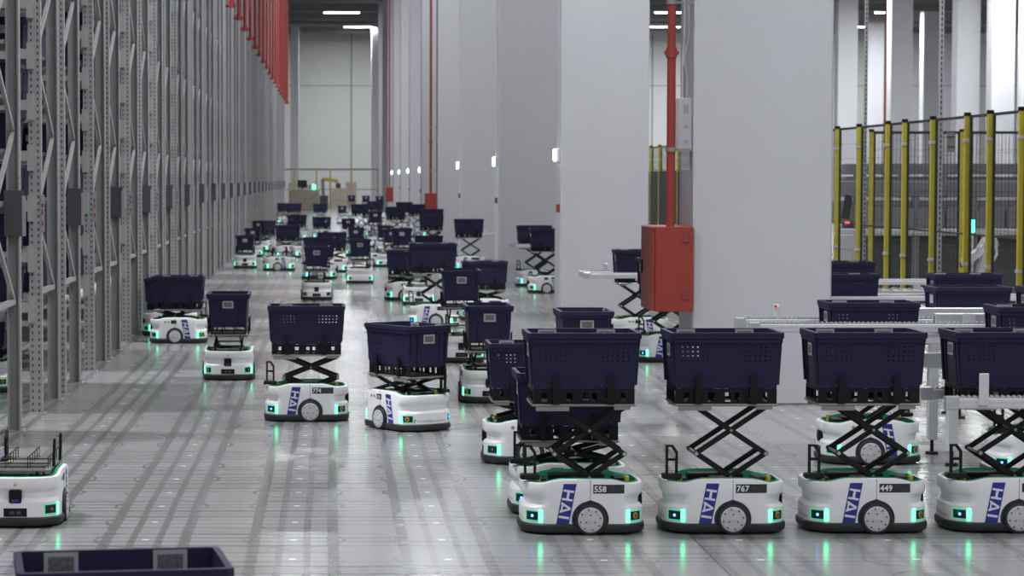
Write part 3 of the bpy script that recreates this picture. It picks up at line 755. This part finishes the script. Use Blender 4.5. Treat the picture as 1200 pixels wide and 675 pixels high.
def sensor(parent, x, y, z, on=True):
    s = obj('sensor_block', MB().bbox(x-.022,x+.022,y-.018,y+.018,z,z+.10,.003).mesh('sensor','white_metal'), parent)
    obj('indicator', MB().box(x-.014,x+.014,y-.02,y-.017,z+.082,z+.094).mesh('ind','black'), s)
    if on: obj('indicator_led', MB().box(x+.0,x+.012,y-.0215,y-.0195,z+.083,z+.093).mesh('ind','redled'), s)
def dock(y, x0, x1, z, label, legs=(), sens=None, on=True):
    t = thing('dock_conveyor', label, 'conveyor', (0,0,0), 0, 'docking conveyors beside the aisle')
    for dy in (-.27, .27): arm(t, x0, x1, y+dy, z)
    for x in (x1-.35, x1-.02): obj('cross_beam', MB().bbox(x,x+.05,y-.28,y+.28,z-.12,z-.058,.004).mesh('beam','white_metal'), t)
    for x, dy in legs: leg(t, x, y+dy, z-.06)
    if sens: sensor(t, sens, y+.30, z+.0, on)
    return t
# front dock: carries the tote of the robot cut off at the right edge
t = dock(12.545, 3.30, 5.2, .725, 'white docking arm in front of the cut-off front row robot', legs=((4.9,-.27),(4.9,.27)))
obj('side_plate', MB().bbox(3.42,3.47,12.233,12.247,.69,.86,.003).mesh('plate','white_metal'), t)
# second dock behind robot 449, with its tall frame
t = dock(15.56, 2.80, 5.6, .93, 'white roller docking arm reaching left before the nearest column', legs=((4.08,-.33),(4.12,.33),(5.3,-.3),(5.3,.3)), sens=3.04)
obj('frame_beam', MB().bbox(3.98,5.9,15.30,15.36,.93,1.0,.005).mesh('beam','alu'), t)
obj('frame_beam', MB().bbox(3.98,5.9,15.95,16.01,.93,1.0,.005).mesh('beam','alu'), t)
obj('frame_beam', MB().bbox(3.90,5.9,15.30,15.36,.80,.86,.005).mesh('beam','white_metal'), t)
obj('gusset', MB().prism([(4.05,.93),(4.15,.93),(4.45,.70),(4.35,.70)],'y',15.305,15.335).mesh('gusset','alu'), t)
obj('frame_plate', MB().bbox(4.16,4.24,15.285,15.30,.82,1.0,.003).mesh('plate','conduit'), t)
lo = obj('lower_rail', MB().bbox(3.88,5.9,15.55,15.60,.62,.72,.004).bbox(3.88,5.9,15.85,15.90,.62,.70,.004).mesh('rail','white_metal'), t)
# docks at the second and third columns
dock(26.97, 2.95, 4.6, .80, 'white docking arms beside the large red cabinet, farther back', legs=((4.4,-.27),(4.4,.27)), sens=3.22)
dock(41.0, 3.22, 4.8, .74, 'distant white docking arms left of the second column', legs=((4.6,-.27),(4.6,.27)), sens=3.6, on=False)
dock(49.5, 2.9, 4.4, .74, 'farthest white docking arms left of the third column', legs=((4.2,-.27),(4.2,.27)), sens=3.3, on=False)
# cross conveyors behind the nearest column, leading to the fence
def roller_conveyor(x0, x1, y, wd, z, label, nl=3):
    t = thing('roller_conveyor', label, 'conveyor', (0,0,0), 0, 'roller conveyors by the fence')
    for s in (-1, 1):
        f = obj('side_frame', MB().bbox(x0,x1,y+s*wd/2-.02,y+s*wd/2+.02,z-.10,z+.0,.004).mesh('frame','alu'), t)
        obj('guide_rail', MB().bbox(x0,x1,y+s*(wd/2+.0)-.012,y+s*(wd/2)+.012,z+.06,z+.10,.004).mesh('rail','white_metal'), t)
        for i in range(int((x1-x0)/.8)+1): obj('rail_bracket', MB().bbox(x0+.2+i*.8,x0+.27+i*.8,y+s*(wd/2)-.018,y+s*(wd/2)+.018,z,z+.07,.004).mesh('bracket','conduit'), t)
    rb = MB(); n = int((x1-x0)/.11)
    for i in range(n): rb.tube((x0+.05+i*.11,y-wd/2+.02,z-.03),(x0+.05+i*.11,y+wd/2-.02,z-.03),.025,8)
    o = obj('rollers', rb.mesh('rollers','alu',40), t)
    for i in range(nl):
        for s in (-1, 1): leg(t, x0+.15+(x1-x0-.3)*i/max(1,nl-1), y+s*(wd/2-.06), z-.10, .06)
    return t
roller_conveyor(3.9, 6.5, 20.95, .50, .74, 'white roller conveyor behind the nearest column carrying totes')
roller_conveyor(4.8, 6.5, 18.45, .50, .74, 'white roller conveyor at the right edge carrying totes')
roller_conveyor(4.3, 6.5, 24.1, .50, .74, 'farther roller conveyor by the fence behind the nearest column')
tote(4.60, 20.95, .735, 0, 'dark tote on the conveyor right behind the nearest column edge', 'totes on conveyors', 2)
tote(5.70, 20.95, .735, 0, 'dark tote on the conveyor in the middle of the fence', 'totes on conveyors', 2)
tote(5.30, 24.1, .735, 0, 'dark tote showing only its top behind the column-edge tote', 'totes on conveyors', 2)
tote(5.78, 18.45, .735, 0, 'dark tote on the conveyor at the far right picture edge', 'totes on conveyors', 2)
tote(5.05, 18.45, .735-.0, 0, 'dark tote on the right conveyor, left of the edge tote', 'totes on conveyors', 1)

# ------------------------------------------------------------------ safety fence with yellow posts
XF, FT = 6.84, 2.6
fd = [21.7, 23.1, 24.2, 25.07, 26.5, 27.8, 28.65, 30.2, 31.5, 33.0]
post_m = MB().bbox(-.03,.03,-.02,.02,0,FT-.04,.004).mesh('post','yellow'); capm = MB().bbox(-.034,.034,-.024,.024,FT-.04,FT,.004).box(-.07,.07,-.06,.06,0,.01).mesh('cap','black')
clip_m = MB().bbox(-.04,.045,-.028,.028,0,.035,.003).mesh('clip','alu')
def fence(pts, label, group, dark=False):
    t = thing('safety_fence', label, 'fence', (XF, pts[0], 0), 0, group)
    for d in pts:
        p = obj('post', post_m, t, (0, d-pts[0], 0)); obj('cap', capm, p)
        for z in (2.28, .95): obj('clip', clip_m, p, (0,0,z))
    for a, b in zip(pts, pts[1:]):
        y0, y1 = a-pts[0]+.035, b-pts[0]-.035; fr = MB()
        fr.box(.02,.04,y0,y1,FT-.06,FT-.03).box(.02,.04,y0,y1,.12,.15).box(.018,.042,y0,y0+.03,.12,FT-.03).box(.018,.042,y1-.03,y1,.12,FT-.03).box(.02,.04,y0,y1,1.28,1.30)
        f = obj('panel_frame', fr.mesh('frame','mesh_black'), t)
        if dark:
            obj('dark_infill', MB().box(.026,.034,y0+.02,y1-.02,.14,2.05).mesh('infill','curtain'), f)
        wm = MB(); n = max(2, int((y1-y0)/.05))
        for i in range(1, n):
            y = y0+(y1-y0)*i/n; wm.box(.0285,.0315,y-.0015,y+.0015,.15,FT-.06)
        for k in range(1, 12): wm.box(.0285,.0315,y0,y1,.15+.2*k,.153+.2*k)
        tag(obj('wire_mesh', wm.mesh('wires','mesh_black'), f), kind='stuff')
fence(fd, 'black mesh safety fence with yellow posts right of the nearest column', 'mesh fences')
fence([44.6, 45.9, 47.2, 48.5, 49.8, 51.1, 52.4], 'dark panelled fence with yellow posts seen between two columns', 'mesh fences')
for o in list(bpy.data.objects):
    pass
t = [o for o in bpy.data.objects if o.name.startswith('safety_fence')][-1]
for a in range(6):
    y0 = a*1.3+.04
    obj('dark_panel', MB().box(-.02,.015,y0,y0+1.22,.1,2.05).mesh('panel','curtain'), t)
# second fence line across, behind the first
t = thing('safety_fence', 'far cross run of black mesh fence behind the yellow posts', 'fence', (XF, 33.05, 0), 0, 'mesh fences')
xs = [.9, 2.2, 3.5, 4.8, 6.1]
for x in xs:
    p = obj('post', post_m, t, (x,.35,0)); obj('cap', capm, p)
for a, b in zip(xs, xs[1:]):
    f = obj('panel_frame', MB().box(a+.03,b-.03,.34,.36,FT-.07,FT-.03).box(a+.03,b-.03,.34,.36,.1,.14).box(a+.03,a+.06,.34,.36,.1,FT-.03).box(b-.06,b-.03,.34,.36,.1,FT-.03).mesh('frame','mesh_black'), t)
    wm = MB()
    for i in range(1, 25): x = a+(b-a)*i/25; wm.box(x-.003,x+.003,.348,.352,.14,FT-.07)
    for k in range(1, 12): wm.box(a+.06,b-.06,.348,.352,.1+.2*k,.104+.2*k)
    tag(obj('wire_mesh', wm.mesh('wires','mesh_black'), f), kind='stuff')

# strut posts rising above the fence
for k, (px, wd, d) in enumerate(((1013, .045, 34.5), (1101, .055, 29.5))):
    x = (px-PX)/F*d
    t = thing('strut_post', 'slotted metal strut rising above the fence, %s of two' % ('left' if k == 0 else 'right'), 'post', (x, d, 0), 0, 'slotted struts')
    obj('channel', MB().box(-wd/2,wd/2,0,.04,0,CEIL).mesh('channel','steel'), t)
    sl = MB()
    for i in range(180): sl.box(-.008,.010,-.002,.001,.1+i*.07,.145+i*.07)
    tag(obj('slots', sl.mesh('slots','mesh_black'), t), kind='stuff')

# machinery behind the fence
def P(px, d): return (px-PX)/F*d
def Zp(py, d): return HC-(py-210)/F*d
def sorter(d, x0, x1, label, ztop, zlow, legs=5):
    t = thing('sorting_conveyor', label, 'conveyor', (0, d, 0), 0, 'conveyors behind the fence')
    obj('top_beam', MB().bbox(x0,x1,0,.5,ztop-.28,ztop,.02).mesh('beam','machine'), t)
    obj('rear_box', MB().bbox(x0,x1,.1,.9,zlow+.1,ztop-.34,.02).mesh('box','machine'), t)  # plain grey box behind the chutes
    obj('lower_beam', MB().bbox(x0,x1,-.05,.5,zlow-.12,zlow,.02).mesh('beam','conduit'), t)
    for i in range(legs):
        x = x0+.3+(x1-x0-.6)*i/(legs-1); obj('leg', MB().bbox(x-.06,x+.06,0,.12,0,ztop-.28,.01).mesh('leg','machine'), t)
    for i in range(legs*2-2):
        x = x0+.5+(x1-x0-1)*i/(legs*2-3); hw = .47*(x1-x0-1)/(legs*2-3); obj('chute', MB().prism([(x-hw,zlow+.02),(x+hw,zlow+.02),(x+hw,zlow+.30),(x+hw-.08,zlow+.38),(x-hw+.08,zlow+.38),(x-hw,zlow+.30)],'y',-.02,.1).mesh('chute','machine'), t)
    obj('skirt', MB().bbox(x0,x1,.15,.45,.02,zlow-.14,.02).mesh('skirt','machine_dark'), t)
sorter(40, P(985,40), P(1230,40), 'grey sorting conveyor with chutes behind the mesh fence', Zp(212,40), Zp(268,40), 4)
sorter(62, P(990,62), P(1225,62), 'long overhead grey conveyor in the haze behind the fence', Zp(192,62), Zp(232,62), 5)
t = thing('control_panel', 'operator panel with black screen behind the leftmost fence posts', 'panel', (P(992,35), 35, 0))
obj('stand', MB().bbox(-.14,.14,0,.2,0,1.05,.01).mesh('stand','conduit'), t)
obj('screen', MB().prism([(-.09,1.30),(.03,1.28),(.08,1.62),(-.02,1.66)],'y',-.03,.03).mesh('screen','screen'), t)
obj('indicator', MB().box(-.03,.03,-.05,-.03,1.20,1.24).mesh('ind','redled'), t)
t = thing('signal_beacon', 'small green signal beacon behind the fence on the right', 'beacon', (P(1139,31), 31, 0))
obj('pole', MB().tube((0,0,0),(0,0,1.18),.02,8).mesh('pole','conduit',40), t); obj('lens', MB().tube((0,0,1.18),(0,0,1.34),.035,10).mesh('lens','greenled',40), t)
# picking arm
t = thing('robot_arm', 'white articulated robot arm behind the fence by the beacon', 'robot arm', (P(1150,27.5), 27.5, 0))
obj('pedestal', MB().bbox(-.15,.15,-.15,.15,0,.55,.02).mesh('pedestal','machine'), t)
obj('turret', MB().tube((0,0,.55),(0,0,.75),.12,14).mesh('turret','white_metal',40), t)
obj('upper_arm', MB().bar((0,0,.72),(.10,0,1.12),.14,.12,(0,1,0)).tube((.10,-.08,1.12),(.10,.08,1.12),.085,14).mesh('arm','white_metal',40), t)
obj('forearm', MB().bar((.10,0,1.12),(-.16,0,.92),.10,.09,(0,1,0)).tube((-.16,-.06,.92),(-.16,.06,.92),.06,12).mesh('arm','white_metal',40), t)
obj('gripper', MB().bbox(-.24,-.12,-.04,.04,.84,.90,.005).mesh('gripper','black'), t)
obj('hose', MB().path([(.05,-.1,.8),(.16,-.1,1.0),(.14,-.1,1.22),(0,-.1,1.2),(-.1,-.1,1.02)],.015).mesh('hose','conduit'), t)
tag(obj('notice_board', MB().bbox(0,.11,0,.012,0,.28,.004).box(.0,.11,-.003,.0,.06,.085,1).box(.0,.11,-.003,.0,.20,.225,1).mesh('board',['machine','red_dark']), None, (P(1112,33.2), 33.376, Zp(178,33.2))), 'small grey notice hung on the cross fence', 'sign')

# ------------------------------------------------------------------ palletising corner at the far end
DE = 150.0
t = thing('safety_fence', 'thin yellow-post fence before the far end wall', 'fence', (0, DE, 0), 0, 'mesh fences')
for px in (345, 371, 387, 412, 443):
    x = P(px, DE); obj('post', MB().bbox(x-.05,x+.05,-.04,.04,0,2.55,.01).mesh('post','yellow'), t)
obj('top_rail', MB().box(P(335,DE),P(443,DE),.0,.03,2.5,2.55).mesh('rail','mesh_black'), t)
obj('mid_rail', MB().box(P(335,DE),P(443,DE),.0,.03,1.2,1.24).mesh('rail','mesh_black'), t)
def crate(px0, px1, py0, py1, d, label, dep=1.0, lay=3):
    x0, x1, z0, z1 = P(px0,d), P(px1,d), Zp(py1,d), Zp(py0,d); z0 = max(0, min(z0, .3)) if z0 < 1 else z0
    t = thing('pallet_load', label, 'pallet', (0, d, 0), 0, 'beige pallet loads at the far end')
    obj('pallet', MB().box(x0,x1,0,dep,0,.03).box(x0,x1,0,dep,.10,.14).box(x0,x0+.1,0,dep,.03,.10).box((x0+x1)/2-.05,(x0+x1)/2+.05,0,dep,.03,.10).box(x1-.1,x1,0,dep,.03,.10).mesh('pallet','cardboard'), t)
    for k in range(lay):
        a, b = .145+(z1-.145)*k/lay, .145+(z1-.145)*(k+1)/lay-.01
        for j in range(2):
            u, v = x0+(x1-x0)*j/2+.01, x0+(x1-x0)*(j+1)/2-.01
            obj('carton', MB().bbox(u,v,.02,dep-.02,a,b,.015).mesh('carton','cardboard'), t)
crate(338, 352, 214, 247, 146, 'beige pallet load at far end, beside the racks')
crate(352, 370, 216, 247, 143, 'larger beige pallet load under the dark monitor')
crate(388, 405, 220, 245, 147, 'beige pallet load right of the far machine')
crate(405, 418, 213, 245, 148, 'tall beige pallet load behind the three raised robots')
t = thing('palletising_machine', 'grey machine with a dark monitor at the far end', 'machine', (P(357,139), 139, 0))
obj('cabinet', MB().bbox(-.9,.9,.2,1.0,0,1.3,.03).mesh('cabinet','cardboard'), t)
obj('monitor', MB().bbox(-.42,.14,0,.1,1.38,1.83,.02).mesh('monitor','screen'), t)
obj('monitor_post', MB().tube((-.14,.15,1.28),(-.14,.15,1.6),.05,8).mesh('post','machine_dark',40), t)
obj('beacon', MB().tube((.55,.2,1.3),(.55,.2,1.55),.09,8).mesh('beacon','greenled',40), t)
t = thing('palletising_robot', 'dark robot arm bending over the far pallets', 'robot arm', (P(379,141), 141, 0))
obj('base', MB().bbox(-.3,.3,-.2,.3,0,.9,.03).mesh('base','machine_dark'), t)
obj('lower_arm', MB().bar((0,0,.85),(-.05,0,1.9),.3,.2,(0,1,0)).mesh('arm','machine'), t)
obj('upper_arm', MB().bar((-.05,0,1.9),(.9,0,1.75),.22,.2,(0,1,0)).mesh('arm','yellow'), t)
obj('gripper', MB().bbox(.75,1.05,-.15,.15,1.35,1.65,.02).mesh('gripper','machine_dark'), t)

# ------------------------------------------------------------------ totes stored in the near racks
for ri, (t, y0, near, h) in enumerate(racks):
    if not near or y0 > 34: continue
    for li, z in enumerate(levels[:9]):
        for c in (0, 1):
            for dp in (0, 1):
                rnd = random.random()
                if rnd < (.22 if c == 0 else .12) or (dp == 1 and (c == 1 or rnd < .5)): continue
                tote(RX-.30-.43*c, y0+.32+.61*dp, z+.002, math.pi/2, 'dark tote on %s shelf up, %s left rack, %s %s' % (_ord[li], _ord[ri], 'aisle-end' if c == 0 else 'second from aisle', 'front' if dp == 0 else 'rear'), 'totes stored in the left racks', 1)

# the rest of the stored totes, row upon row, as one mass
mass = MB()
for ri, (t, y0, near, h) in enumerate(racks):
    tracked = near and y0 <= 34
    for li, z in enumerate(levels):
        for c in range(8 if near else 4):
            if (tracked and li < 9 and c < 2) or random.random() < .12: continue
            x = RX-.30-.43*(c % 5)-2.6*(c//5)
            for dp in (0, 1):
                y = y0+.32+.61*dp
                mass.loft([[(x-.165,y-.265,z+.004),(x+.165,y-.265,z+.004),(x+.165,y+.265,z+.004),(x-.165,y+.265,z+.004)],[(x-.185,y-.285,z+.25),(x+.185,y-.285,z+.25),(x+.185,y+.285,z+.25),(x-.185,y+.285,z+.25)],
                    [(x-.2,y-.3,z+.25),(x+.2,y-.3,z+.25),(x+.2,y+.3,z+.25),(x-.2,y+.3,z+.25)],[(x-.2,y-.3,z+.3),(x+.2,y-.3,z+.3),(x+.2,y+.3,z+.3),(x-.2,y+.3,z+.3)]], True, True)
me = mass.mesh('stored_totes', 'tote')
tag(obj('stored_totes', me), 'mass of dark totes filling the shelves of the left racks', 'totes', kind='stuff')
